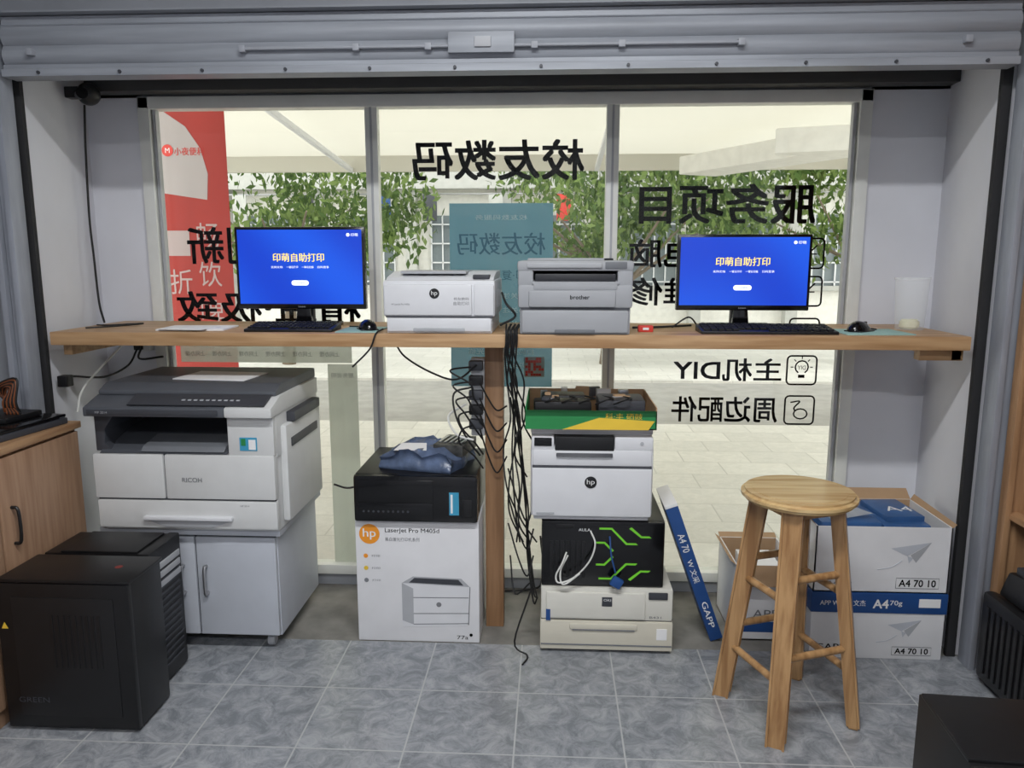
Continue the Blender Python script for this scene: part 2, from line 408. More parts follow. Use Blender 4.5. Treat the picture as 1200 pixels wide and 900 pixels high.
o=O('mouse_pad'); o.box(-.725,-.585,2.525,2.72,1.10,1.1035,BLUEPAD,.001); o.done()
o=O('mouse_pad'); o.box(.95,1.17,2.53,2.72,1.10,1.1035,BLUEPAD,.001,rotz(1.05,2.61,2)); o.done()
o=O('paper_stack'); o.box(-1.36,-1.13,2.56,2.72,1.1,1.106,WHT,.001,rotz(-1.25,2.64,4)); o.box(-1.33,-1.17,2.53,2.66,1.106,1.109,WHT,.001,rotz(-1.25,2.64,-6)); o.done()
o=O('cartridge_clip'); o.box(.29,.34,2.60,2.63,1.10,1.122,RED,.004); o.box(.305,.325,2.598,2.601,1.107,1.115,WHT,.001); o.done()
# plastic cup/jar
o=O('plastic_jar')
o.cyl((1.245,2.75,1.10),(1.245,2.75,1.275),.046,FROST,.055,seg=32,cap=False); o.cyl((1.245,2.75,1.10),(1.245,2.75,1.103),.046,FROST,seg=32)
o.cyl((1.245,2.75,1.272),(1.245,2.75,1.28),.057,FROST,seg=32,cap=False)
o.cyl((1.245,2.75,1.103),(1.245,2.75,1.135),.032,mat('cream_content',(225,222,190),.5),seg=24,bev=.006); o.done()

# ---------------------------------------------------------------- white laser printer on counter
o=O('laser_printer')
X0,X1,Y0,Y1=-.557,-.187,2.505,2.86
o.box(X0+.01,X1-.01,Y0+.01,Y1,1.10,1.155,WPL,.006)
o.box(X0+.012,X1-.012,Y0+.002,Y0+.02,1.107,1.152,WPL,.006)
o.box(X0+.008,X1-.008,Y0+.006,Y0+.03,1.153,1.157,SEAM,0)
o.box(X0+.10,X1-.10,Y0-.001,Y0+.01,1.107,1.119,LGR,.003)
o.box(X0,X1,Y0+.006,Y1,1.155,1.275,WPL,.010)
o.box(X0+.004,X1-.075,Y0-.002,Y0+.02,1.160,1.262,WPL,.008)
o.box(X1-.07,X1-.004,Y0+.0,Y0+.02,1.160,1.262,WPL,.006)
o.prism([(Y0+.02,1.27),(Y1,1.27),(Y1,1.302),(Y0+.16,1.300),(Y0+.05,1.284)],'X',X0+.006,X1-.006,WPL,.004)
o.box(X0+.05,X1-.10,Y0+.06,Y1-.06,1.294,1.3035,LGR,.003)
o.box(X1-.075,X1-.02,Y0+.03,Y0+.08,1.278,1.292,DGR,.003)
o.cyl((X0+.172,Y0-.0035,1.232),(X0+.172,Y0,1.232),.0165,BLK,seg=32); o.text('hp',X0+.172,1.232,.018,.02,WHT,Y0-.0042,'F')
o.text('HP LaserJet Pro M405d',X0+.06,1.196,.007,.06,INKG,Y0-.0025,'F')
o.text('自助打印',X1-.11,1.20,.012,.05,INKG,Y0-.0025,'F'); o.text('校友数码',X1-.11,1.215,.009,.05,INKG,Y0-.0025,'F')
for i in range(8): o.box(X1-.0015,X1+.001,Y0+.1+i*.02,Y0+.11+i*.02,1.18,1.24,LGR,0)
o.done()
# grey printer
GP=mat('grey_printer_plastic',(160,162,166),.5,var=.03); GP2=mat('grey_printer_dark',(40,41,46),.45)
o=O('laser_printer')
X0,X1,Y0,Y1=-.112,.258,2.49,2.86
o.box(X0+.006,X1-.006,Y0+.012,Y1,1.10,1.20,GP,.008)
o.box(X0+.012,X1-.012,Y0+.001,Y0+.03,1.106,1.180,GP,.008)
o.box(X0+.01,X1-.01,Y0+.008,Y0+.03,1.181,1.187,SEAM,0)
o.box(X0+.12,X1-.12,Y0-.002,Y0+.01,1.106,1.118,MGR,.003)
o.box(X0,X1,Y0+.006,Y1,1.186,1.262,GP,.010)
o.box(X0+.035,X1-.055,Y0-.003,Y0+.02,1.189,1.243,GP,.008)
o.box(X0+.05,X1-.05,Y0+.004,Y0+.06,1.245,1.268,GP,.004)
o.text('brother',X0+.20,1.222,.013,.062,INK,Y0-.0042,'F',bold=.013)
o.box(X0,X0+.05,Y0+.01,Y1,1.255,1.325,GP,.008); o.box(X1-.05,X1,Y0+.01,Y1,1.255,1.325,GP,.008)
o.prism([(Y0+.03,1.262),(Y1,1.262),(Y1,1.345),(Y0+.26,1.345),(Y0+.2,1.275)],'X',X0+.045,X1-.045,GP2,.003)
o.box(X0+.055,X1-.055,Y0+.015,Y0+.03,1.272,1.296,GP2,.003)
o.prism([(Y0+.004,1.262),(Y0+.03,1.262),(Y0+.05,1.276),(Y0+.004,1.27)],'X',X0+.045,X1-.045,GP,.002)
o.box(X0-.002,X1+.002,Y0+.006,Y1,1.305,1.338,GP,.010)
o.box(X0+.03,X1-.09,Y0+.05,Y1-.05,1.336,1.346,GP,.006)
o.box(X0+.03,X1-.10,Y0+.0,Y0+.03,1.315,1.331,LGR,.003)
o.box(X1-.09,X1-.02,Y0+.004,Y0+.012,1.312,1.334,MGR,.003)
o.done()

# ---------------------------------------------------------------- copier and cabinet
o=O('wheeled_cabinet')
X0,X1,Y0,Y1=-1.50,-.925,2.43,2.86
o.box(X0-.025,X1+.02,Y0-.02,Y1+.01,.425,.448,CABW,.003)
o.box(X0,X1,Y0+.012,Y1,.055,.425,CABW,.003)
mid=-1.205
o.box(mid-.004,mid+.004,Y0+.004,Y0+.013,.065,.415,SEAM,0)
o.box(X0+.01,X1-.003,Y0+.004,Y0+.013,.414,.421,SEAM,0)
o.box(X0+.01,mid-.003,Y0-.006,Y0+.012,.062,.414,CABW,.003); o.box(mid+.003,X1-.003,Y0-.006,Y0+.012,.062,.414,CABW,.003)
for x in (mid-.045,mid+.035):
    o.tube([(x,Y0-.004,.215),(x,Y0-.026,.22),(x,Y0-.026,.305),(x,Y0-.004,.31)],.006,STEEL,sub=4)
for x in (X0+.05,X1-.05):
    for y in (Y0+.05,Y1-.05):
        o.box(x-.015,x+.015,y-.012,y+.012,.04,.056,STEEL,.002); o.cyl((x-.012,y,.022),(x+.012,y,.022),.022,LGR,seg=20,bev=.003)
o.done()
o=O('photocopier')
X0,X1,Y0,Y1=-1.505,-.895,2.38,2.84
o.box(X0+.01,X1-.005,Y0+.015,Y1,.4485,.715,RIC,.006)
o.box(X0+.004,X1-.008,Y0+.006,Y0+.03,.555,.562,SEAM,0)
o.box(X0+.234,X0+.240,Y0+.006,Y0+.03,.562,.712,SEAM,0)
o.box(X0,X1-.003,Y0,Y0+.03,.458,.556,RIC,.008)
o.box(X0+.16,X1-.15,Y0-.018,Y0+.004,.490,.505,WPL,.007); o.prism([(X0+.17,.487),(X1-.16,.487),(X1-.22,.466),(X0+.23,.466)],'Y',Y0-.006,Y0+.002,LGR,.002)
o.box(X0-.002,X0+.235,Y0-.004,Y0+.03,.561,.712,RIC,.008)
o.box(X0+.239,X1-.003,Y0-.004,Y0+.03,.561,.712,RIC,.008)
o.text('RICOH',X0+.33,.628,.015,.066,INKG,Y0-.0055,'F',bold=.01)
o.text('MP 2014',X1-.11,.54,.006,.03,INKG,Y0-.001,'F')
# side body
o.box(X1-.16,X1,Y0+.02,Y1,.70,.86,RIC,.006)
o.box(X1-.006,X1+.02,Y0+.06,Y1-.03,.47,.80,RIC,.01); o.box(X1+.018,X1+.024,Y0+.10,Y1-.08,.72,.75,DGR,.003)
o.box(X1-.002,X1+.03,Y0+.12,Y1-.06,.80,.835,DGR,.006)
# cavity back + output tray
o.box(X0+.02,X1-.15,Y0+.30,Y1,.71,.86,MGR,.004)
o.prism([(Y0+.0,.714),(Y0+.32,.714),(Y0+.32,.785),(Y0+.16,.755),(Y0+.02,.722)],'X',X0+.02,X1-.16,LID,.003)
o.prism([(X0+.0,.84),(X0+.07,.84),(X0+.035,.79),(X0+.03,.74),(X0+.06,.716),(X0+.0,.716)],'Y',Y0+.02,Y0+.30,DGR,.004)
o.prism([(Y0+.0,.72),(Y0+.12,.735),(Y0+.12,.755),(Y0+.02,.735)],'X',X0+.16,X1-.17,MGR,.003)
# front post with labels
o.box(X1-.155,X1-.002,Y0-.0,Y0+.04,.71,.845,RIC,.006)
o.box(X1-.115,X1-.058,Y0-.002,Y0+.001,.728,.772,LBLUE,0); o.box(X1-.11,X1-.095,Y0-.003,Y0,.745,.768,GREEN,0); o.box(X1-.085,X1-.062,Y0-.003,Y0,.732,.765,WHT,0)
# scanner unit
o.prism([(Y0-.03,.842),(Y1,.842),(Y1,.90),(Y0+.06,.90),(Y0-.03,.872)],'X',X0-.004,X1-.15,LID,.005)
o.prism([(Y0-.03,.842),(Y1,.842),(Y1,.90),(Y0+.06,.90),(Y0-.03,.872)],'X',X1-.15,X1+.004,RIC,.005)
o.box(X0+.01,X1-.17,Y0-.034,Y0-.02,.848,.866,DGR,.003)
o.prism([(Y0-.02,.878),(Y0+.06,.903),(Y0+.04,.907),(Y0-.025,.882)],'X',X0+.14,X1-.02,DGR,.001)
for i in range(10): o.box(X1-.30+i*.02,X1-.288+i*.02,Y0+.0,Y0+.02,.888,.895,LGR,.002)
o.prism([(Y0+.05,.898),(Y1+.01,.898),(Y1+.01,.935),(Y0+.10,.935),(Y0+.05,.915)],'X',X0+.004,X1-.005,LID,.008)
o.text('MP 2014',X0+.06,.857,.008,.04,LGR,Y0-.035,'F')
o.done()
o=O('paper_sheet'); o.box(-1.29,-1.03,2.52,2.70,.9355,.939,WHT,.0005,rotz(-1.15,2.6,-6)); o.done()

# ---------------------------------------------------------------- left wood cabinet
o=O('wood_cabinet')
o.box(-1.96,-1.585,1.2,2.42,0,.79,WOODCAB,.003)
o.box(-1.965,-1.565,1.19,2.425,.79,.812,wood('cabinet_top_wood',(176,140,104),(150,112,80),'Y'),.003)
for a,b in ((1.22,1.62),(1.63,2.02),(2.03,2.41)):
    o.box(-1.586,-1.57,a,b,.06,.78,WOODCAB,.002)
o.tube([(-1.57,2.07,.52),(-1.55,2.07,.53),(-1.55,2.07,.62),(-1.57,2.07,.63)],.005,BLKM,sub=4)
o.done()
o=O('laptop'); M=rotz(-1.75,2.26,-6)
o.box(-1.93,-1.595,2.12,2.40,.8125,.832,DGR,.004,M); o.box(-1.93,-1.60,2.12,2.40,.834,.844,BLKG,.004,M)
o.box(-1.92,-1.60,2.37,2.395,.828,.838,DGR,.003,M); o.box(-1.90,-1.66,2.22,2.37,.8445,.862,BLK,.005,M)
o.done()
o=O('adapter_cables')
CB=mat('cable_brown',(120,66,34),.5)
for i in range(8):
    o.tube([(-1.73+i*.007,2.30,.865),(-1.725+i*.006,2.29,.90),(-1.71+i*.004,2.30,.93+.006*i),(-1.73-i*.006,2.32,.94),(-1.75,2.33,.90),(-1.70+i*.006,2.27,.866)],.0035,RUBBER if i%2 else CB)
o.done()

# ---------------------------------------------------------------- pc towers
def tower(x0,x1,y0,y1,z1,M=None,name='computer_tower'):
    o=O(name)
    for x in (x0+.03,x1-.03):
        for y in (y0+.03,y1-.03): o.cyl((x,y,0),(x,y,.012),.012,RUBBER,seg=12,M=M)
    o.box(x0,x1,y0+.012,y1,.012,z1,BLKM,.004,M)
    return o
o=tower(-1.555,-1.170,1.955,2.13,.455)
o.box(-1.555,-1.170,1.95,1.968,.014,.45,BLKM,.002); o.box(-1.51,-1.215,1.947,1.955,.05,.41,BLK,.003)
o.box(-1.55,-1.165,1.95,2.135,.452,.462,BLKM,.004)
for i in range(9): o.box(-1.40+i*.017,-1.392+i*.017,1.945,1.949,.20,.36,BLKM,.001)
o.text('GREEN',-1.47,.10,.016,.09,DGR,1.9462,'F'); o.quad([(-1.545,1.9485,.315),(-1.525,1.9485,.315),(-1.535,1.9485,.335)],YEL)
o.cyl((-1.25,2.05,.462),(-1.25,2.05,.4625),.011,mat('dull_red',(120,50,45),.6),seg=20)
o.done()
o=tower(-1.55,-1.245,2.15,2.345,.455)
o.box(-1.25,-1.215,2.15,2.345,.012,.46,BLK,.006)
for i in range(14): o.box(-1.216,-1.212,2.175,2.32,.06+i*.022,.068+i*.022,DGR,.001)
for i in range(3): o.box(-1.217,-1.211,2.165,2.33,.39-i*.03,.41-i*.03,LGR,.002)
o.box(-1.5,-1.26,2.165,2.335,.455,.462,BLK,.003); o.done()

# HP carton
o=O('cardboard_box')
X0,X1,Y0,Y1,Z1=-.68,-.247,2.525,2.90,.448
o.box(X0,X1,Y0,Y1,0,Z1,CART,.004)
yy=Y0-.001
o.cyl((X0+.05,yy+.0006,Z1-.05),(X0+.05,yy,Z1-.05),.036,ORANGE,seg=32); o.text('hp',X0+.05,Z1-.05,.04,.045,WHT,yy-.0006,'F',bold=.01)
o.text('LaserJet Pro M405d',X0+.20,Z1-.037,.020,.19,INK,yy,'F'); o.text('黑白激光打印机系列',X0+.165,Z1-.068,.014,.12,INKG,yy,'F')
for i in range(3): o.cyl((X0+.035,yy+.0005,Z1-.13-i*.045),(X0+.035,yy,Z1-.13-i*.045),.008,(ORANGE,YEL,INKG)[i],seg=12); o.text('打印',X0+.07,Z1-.13-i*.045,.008,.03,INKG,yy,'F')
def q(pts,m,dy=0): o.quad([(X0+p[0],yy-dy,p[1]) for p in pts],m)
q([(.16,.055),(.39,.065),(.40,.21),(.16,.22)],WPL,.0002); q([(.16,.08),(.20,.065),(.20,.20),(.16,.22)],LGR,.0004)
q([(.16,.22),(.20,.245),(.37,.24),(.40,.21)],LGR,.0004); q([(.185,.222),(.205,.24),(.36,.236),(.378,.215)],DGR,.0006)
q([(.20,.105),(.395,.11),(.395,.113),(.20,.108)],INKG,.0006); q([(.20,.165),(.395,.168),(.395,.171),(.20,.168)],INKG,.0006)
q([(.20,.065),(.395,.072),(.395,.075),(.20,.068)],INKG,.0006); q([(.393,.068),(.396,.068),(.402,.21),(.399,.21)],INKG,.0006)
o.cyl((X0+.29,yy,.142),(X0+.29,yy-.0008,.142),.009,INKG,seg=16)
o.text('77a',X1-.06,.02,.014,.04,INK,yy,'F'); o.cyl((X1-.03,yy,.03),(X1-.03,yy-.0003,.03),.006,INK,seg=10)
o.done()
# tower lying on carton
o=O('computer_tower')
o.box(-.672,-.252,2.515,2.89,.449,.618,BLKM,.006); o.box(-.676,-.248,2.50,2.53,.450,.616,BLKG,.012)
o.box(-.66,-.40,2.497,2.505,.525,.60,BLKG,.004); o.box(-.66,-.40,2.497,2.505,.462,.52,BLKG,.004)
o.box(-.345,-.312,2.497,2.502,.48,.56,LBLUE,0)
o.box(-.34,-.333,2.4965,2.4972,.487,.553,WHT,0)
o.box(-.30,-.27,2.496,2.502,.475,.535,BLK,.002)
for i in range(10): o.cyl((-.64+i*.017,2.496,.49),(-.64+i*.017,2.499,.49),.004,DGR,seg=8)
o.done()
# blue bag with board
o=O('plastic_bag_parcel')
b=bmesh.new(); bmesh.ops.create_cube(b,size=1); bmesh.ops.subdivide_edges(b,edges=b.edges[:],cuts=9,use_grid_fill=True)
for v in b.verts:
    n=Vector((sin(v.co.x*17+v.co.y*9),cos(v.co.y*15+v.co.z*6),sin(v.co.x*13-v.co.y*19)))
    e=1-(abs(v.co.x)*2)**4*.4
    z=(v.co.z+.5); v.co=Vector((-.44+v.co.x*.27+.008*n.x, 2.66+v.co.y*.22+.008*n.y, .6185+max(0,z*(.064+.014*n.z)*e)))
o.add(b,BAG,rotz(-.44,2.66,-14))
o.quad([(-.55,2.58,.684),(-.43,2.56,.690),(-.44,2.63,.700),(-.53,2.64,.697)],WHT)
o.box(-.40,-.29,2.60,2.76,.66,.70,PCB,.003,rotz(-.35,2.68,-12))
for i in range(5): o.box(-.39+i*.02,-.38+i*.02,2.63,2.73,.70,.705,STEEL,.001,rotz(-.35,2.68,-12))
o.done()

# ---------------------------------------------------------------- centre stack
o=O('laser_printer')
X0,X1,Y0,Y1=-.033,.42,2.475,2.86
o.box(X0+.01,X1-.01,Y0+.02,Y1,0,.02,DGR,.002)
o.box(X0,X1,Y0,Y1,.012,.118,CREAM,.006)
o.box(X0+.002,X1-.002,Y0+.004,Y1,.121,.236,CREAML,.008)
o.box(X0+.004,X1-.004,Y0+.010,Y1,.116,.123,SEAM,0)
o.box(X0+.02,X1-.095,Y0-.003,Y0+.01,.128,.222,CREAML,.006)
o.box(X0+.10,X1-.12,Y0-.005,Y0+.01,.088,.110,CREAM,.006); o.box(X0+.11,X1-.13,Y0-.0055,Y0,.086,.090,MGR,.001)
o.box(X0+.003,X1-.003,Y0-.003,Y0+.01,.03,.034,MGR,.001)
o.box(X1-.085,X1-.02,Y0-.001,Y0+.01,.20,.225,DGR,.003)
o.box(X0+.21,X0+.245,Y0-.005,Y0,.175,.208,DGR,.001); o.text('OKI',X0+.228,.198,.008,.025,WHT,Y0-.0056,'F')
o.box(X1-.055,X1-.02,Y0-.002,Y0,.055,.095,WHT,0); o.text('B431',X1-.06,.135,.008,.04,INKG,Y0+.003,'F')
o.box(X0+.02,X0+.035,Y0-.004,Y0,.12,.16,BLUE,0); o.done()
o=O('computer_tower')
X0,X1,Y0,Y1=-.03,.385,2.49,2.87
o.box(X0,X1,Y0+.01,Y1,.2365,.4725,BLKM,.005); o.box(X0,X1,Y0,Y0+.02,.238,.47,BLKG,.006)
o.box(X0+.05,X0+.11,Y0-.002,Y0+.005,.445,.458,BLKM,.002); o.text('AULA',X0+.145,.44,.01,.04,WHT,Y0-.001,'F')
g=lambda p:o.prism([(X0+a,.2365+b_) for a,b_ in p],'Y',Y0-.002,Y0+.002,NEON)
for s_ in (1,-1):
    f_=lambda p:[(.285+(a),.12+s_*b_) for a,b_ in p][::s_]
    g(f_([(-.09,.086),(-.05,.086),(0,.033),(.04,.033),(.034,.039),(.004,.039),(-.047,.092),(-.09,.092)]))
    g(f_([(.01,.09),(.05,.058),(.085,.058),(.078,.064),(.053,.064),(.018,.095)]))
    g(f_([(-.10,.042),(-.07,.042),(-.04,.012),(-.045,.007),(-.073,.036),(-.1,.036)]))
for i in range(7): o.box(X0+.03+i*.018,X0+.04+i*.018,Y0-.002,Y0+.003,.27,.40,BLKM,.001)
o.done()
o=O('usb_cable')
o.tube([(.055,2.487,.36),(.04,2.46,.33),(.02,2.455,.29),(.03,2.452,.265),(.08,2.452,.285),(.13,2.455,.34),(.15,2.46,.40),(.135,2.482,.44)],.003,WCAB)
o.tube([(.06,2.486,.35),(.035,2.465,.30),(.045,2.45,.26),(.10,2.45,.30)],.003,WCAB)
o.tube([(.20,2.486,.42),(.205,2.465,.36),(.22,2.46,.30)],.003,BLUE); o.box(.205,.245,2.45,2.468,.25,.285,BLUE,.006,Matrix.Translation((.225,0,.27))@Matrix.Rotation(.5,4,'Y')@Matrix.Translation((-.225,0,-.27))); o.done()
# white MFP
o=O('multifunction_printer')
X0,X1,Y0,Y1=-.068,.338,2.475,2.85
o.box(X0+.01,X1-.01,Y0+.02,Y1,.4735,.50,WPL,.004)
o.box(X0,X1,Y0+.004,Y1,.488,.735,WPL,.012)
o.box(X0+.004,X1-.004,Y0-.004,Y0+.02,.492,.66,WPL,.008)
o.box(X0+.006,X1-.006,Y0-.001,Y0+.02,.659,.667,SEAM,0)
o.box(X0+.006,X1-.006,Y0-.002,Y0+.02,.666,.722,WPL,.008)
o.cyl((X0+.20,Y0-.003,.612),(X0+.20,Y0-.0065,.612),.02,BLK,seg=32); o.text('hp',X0+.20,.612,.022,.026,WHT,Y0-.0075,'F')
o.box(X0+.08,X1-.13,Y0-.001,Y0+.2,.715,.765,BLK,.004)
o.prism([(Y0-.012,.70),(Y0+.0,.70),(Y0+.07,.765),(Y0+.05,.765)],'X',X0+.085,X1-.135,DGR,.002)
o.box(X0+.002,X0+.078,Y0-.0,Y1,.72,.765,WPL,.008); o.box(X1-.13,X1-.002,Y0-.0,Y1,.72,.765,WPL,.008)
o.box(X0+.012,X0+.07,Y0-.003,Y0+.006,.733,.761,BLKG,.002)
o.box(X0,X1,Y0+.03,Y1,.765,.793,WPL,.008); o.box(X0+.02,X0+.08,Y0-.006,Y0-.003,.50,.506,LGR,0)
o.cyl((X1-.04,Y0-.003,.745),(X1-.04,Y0+.004,.745),.006,LGR,seg=12); o.done()
# carton tray full of parts
o=O('parts_tray')
X0,X1,Y0,Y1,zb,zt=-.085,.342,2.46,2.82,.7935,.868
o.box(X0,X1,Y0,Y1,zb,zb+.004,BROWN,0)
o.box(X0,X1,Y0,Y0+.004,zb,zt-.012,GREEN,0); o.box(X0,X1,Y1-.004,Y1,zb,zt,BROWN,0); o.box(X0,X0+.004,Y0,Y1,zb,zt,GREEN,0); o.box(X1-.004,X1,Y0,Y1,zb,zt,BROWN,0)
o.quad([(X0,Y0-.001,zt-.012),(X0+.28,Y0-.001,zt-.012),(X0+.22,Y0-.001,zb+.03),(X0+.12,Y0-.001,zb),(X0,Y0-.001,zb)],GREEN)
o.quad([(X0+.12,Y0-.0015,zb),(X0+.40,Y0-.0015,zb),(X0+.42,Y0-.0015,zb+.03),(X0+.24,Y0-.0015,zb+.04)],YEL)
o.text('科·丰 硒鼓',X0+.32,zb+.045,.02,.12,YEL,Y0-.002,'F')
o.quad([(X0,Y0,zt-.012),(X1,Y0,zt-.012),(X1+.01,Y0-.02,zt-.008),(X0-.01,Y0-.02,zt-.008)],BROWN)
o.box(X0+.03,X0+.22,Y0+.04,Y0+.12,zb+.02,zt+.01,BLK,.008,rotz(0,Y0,3)); o.box(X0+.05,X0+.20,Y0+.13,Y0+.22,zb+.01,zt+.015,BLK,.01)
o.box(X0+.24,X1-.03,Y0+.06,Y0+.2,zb+.02,zt+.012,DGR,.01); 
for i in range(18):
    a=random.uniform(X0+.03,X1-.09);c=random.uniform(Y0+.04,Y1-.05); w_=random.uniform(.02,.05)
    o.box(a,a+w_,c,c+w_*.6,zt-.02,zt+random.uniform(.006,.026),random.choice([DGR,BLK,CLEAR,LGR,BROWN,STEEL,CLEAR]),.003,rotz(a,c,random.uniform(-20,20)))
for i in range(5):
    a=X0+.05+i*.06; o.tube([(a,Y0+.05,zt),(a+.04,Y0+.03,zt+.02),(a+.06,Y0+.08,zt+.015),(a+.03,Y0+.15,zt+.01)],.003,RUBBER)
o.done()

# leaning blue flat box
o=O('flat_carton')
ang=atan2(.180,.50)
M=Matrix.Translation((.572,0,.0))@Matrix.Rotation(-ang,4,'Y')
o.box(0,.045,2.58,2.80,.0,.525,BLUE,.002,M)
o.box(-.0005,.0455,2.579,2.80,.515,.526,WHT,.001,M)
def vt(t,z,h,w,m):
    cu=O('x'); cu.text(t,0,0,h,w,m,0,'F',bold=.01)
    me=bpy.data.meshes.new('x'); cu.bm.to_mesh(me); cu.bm.free(); bb=bmesh.new(); bb.from_mesh(me); bpy.data.meshes.remove(me)
    bb.transform(M@Matrix.Translation((.0225,2.5785,z))@Matrix.Rotation(radians(90),4,'Y')); o.add(bb,m)
vt('A4 70',.38,.024,.07,WHT); vt('W 文采',.27,.022,.09,WHT); vt('GAPP',.10,.020,.10,WHT)
o.done()
# brown open carton
o=O('open_carton')
X0,X1,Y0,Y1,Z1=.655,.872,2.60,2.88,.28
for a in ((X0,X1,Y0,Y0+.004),(X0,X1,Y1-.004,Y1),(X0,X0+.004,Y0,Y1),(X1-.004,X1,Y0,Y1)): o.box(*a,0,Z1,CART,0)
o.box(X0,X1,Y0,Y1,0,.004,BROWN,0); o.box(X0+.004,X1-.004,Y0+.004,Y0+.006,.1,Z1-.001,BROWN,0); o.box(X0+.004,X1-.004,Y1-.006,Y1-.004,.1,Z1-.001,BROWN,0)
o.quad([(X0,Y0,Z1),(X1,Y0,Z1),(X1,Y0-.045,Z1-.06),(X0,Y0-.045,Z1-.06)],BROWN)
o.quad([(X0,Y0,Z1),(X0,Y1,Z1),(X0-.02,Y1,Z1+.015),(X0-.02,Y0,Z1+.015)],BROWN)
o.quad([(X0,Y1,Z1),(X1,Y1,Z1),(X1,Y1+.03,Z1+.01),(X0,Y1+.03,Z1+.01)],BROWN)
o.text('APP',X0+.11,.10,.03,.09,INKG,Y0-.001,'F'); o.box(X0+.02,X0+.2,Y0-.0006,Y0,.03,.07,BLUE,0)
o.box(X0+.05,X1-.04,Y0+.04,Y1-.05,.01,Z1-.03,WHT,.004); o.done()
# A4 cartons
LG=mat('carton_print_grey',(186,190,198),.6)
def plane_logo(o,cx,cz,s,y):
    o.quad([(cx-s,y,cz+s*.25),(cx+s,y,cz+s*.6),(cx-.15*s,y,cz-s*.15)],LG)
    o.quad([(cx+s,y-.0003,cz+s*.6),(cx+.3*s,y-.0003,cz-s*.5),(cx-.0*s,y-.0003,cz-s*.1)],LGR)
    o.quad([(cx-.15*s,y,cz-s*.15),(cx-.05*s,y,cz-s*.55),(cx+.15*s,y,cz-s*.25)],LG)
    o.tube([(cx-s*1.6,y,cz-s*.9),(cx-s*.9,y,cz-s*.75),(cx-s*.4,y,cz-s*.4)],.0012,LG)
def pill(o,cx,cz,w,h,y,m):
    o.tube([(cx-w,y,cz-h),(cx+w,y,cz-h),(cx+w,y,cz+h),(cx-w,y,cz+h),(cx-w,y,cz-h)],.001,m,sub=1,seg=4)
o=O('paper_carton')
X0,X1,Y0,Y1=.885,1.325,2.49,2.80
o.box(X0,X1,Y0,Y1,0,.236,CART,.003); o.box(X0-.004,X1+.004,Y0-.004,Y1+.004,.166,.238,BLUE,.002)
yy=Y0-.0008
o.text('A4',X0+.225,.20,.03,.05,WHT,Y0-.005,'F',bold=.02); o.text('70g',X0+.275,.202,.022,.04,WHT,Y0-.005,'F',bold=.01); o.text('APP Wenjie 文杰',X0+.10,.20,.025,.15,WHT,Y0-.005,'F',bold=.01)
o.box(X1-.09,X1-.02,Y0-.0052,Y0-.004,.19,.22,WHT,0)
plane_logo(o,X1-.13,.11,.055,yy); o.text('A4 70 10',X1-.10,.03,.020,.11,INK,yy,'F',bold=.016); pill(o,X1-.10,.03,.065,.015,yy,INKG); o.text('GAPP',X0+.07,.04,.022,.1,INK,yy,'F',bold=.01)
o.done()
o=O('paper_carton')
t=.004; zb=.2385; zt=.468
o.box(X0,X1,Y0,Y1,zb,zb+t,BROWN,0)
for a in ((X0,X1,Y0,Y0+t),(X0,X1,Y1-t,Y1),(X0,X0+t,Y0,Y1),(X1-t,X1,Y0,Y1)): o.box(*a,zb,zt,CART,0)
o.box(X0+t,X1-t,Y1-t-.002,Y1-t,zb,zt,BROWN,0)
o.quad([(X0,Y1,zt),(X1,Y1,zt),(X1,Y1+.04,zt+.03),(X0,Y1+.04,zt+.03)],BROWN)
o.quad([(X1,Y0,zt),(X1,Y1,zt),(X1+.012,Y1,zt+.02),(X1+.012,Y0,zt+.012)],BROWN)
o.quad([(X0,Y0,zt),(X0,Y1,zt),(X0-.01,Y1,zt+.02),(X0-.01,Y0,zt+.014)],BROWN)
PK=mat('ream_wrap_blue',(52,90,140),.35,var=.2)
o.box(X0+.02,X0+.22,Y0+.02,Y1-.03,zb+.01,zt+.008,PK,.006); o.box(X0+.225,X1-.06,Y0+.02,Y1-.03,zb+.01,zt-.0,PK,.006)
o.box(X0+.24,X1-.07,Y0+.06,Y1-.06,zt-.01,zt+.018,PK,.004,rotz(X0+.33,Y0+.15,5)); o.text('A4 70',X0+.11,Y0+.12,.04,.12,WHT,zt+.009,'T')
o.text('A4',X0+.32,Y0+.14,.05,.09,WHT,zt+.0185,'T')
o.quad([(X0+.06,Y0+.03,zt+.010),(X0+.2,Y0+.05,zt+.03),(X0+.18,Y0+.14,zt+.02),(X0+.05,Y0+.12,zt+.012)],CLEAR)
yy=Y0-.0008
plane_logo(o,X1-.13,zb+.14,.065,yy); o.text('A4 70 10',X1-.10,zb+.035,.024,.12,INK,yy,'F',bold=.016); pill(o,X1-.10,zb+.035,.07,.018,yy,INKG)
o.text('GAPP',X0+.08,zb+.03,.018,.09,INKG,yy,'F')
o.done()

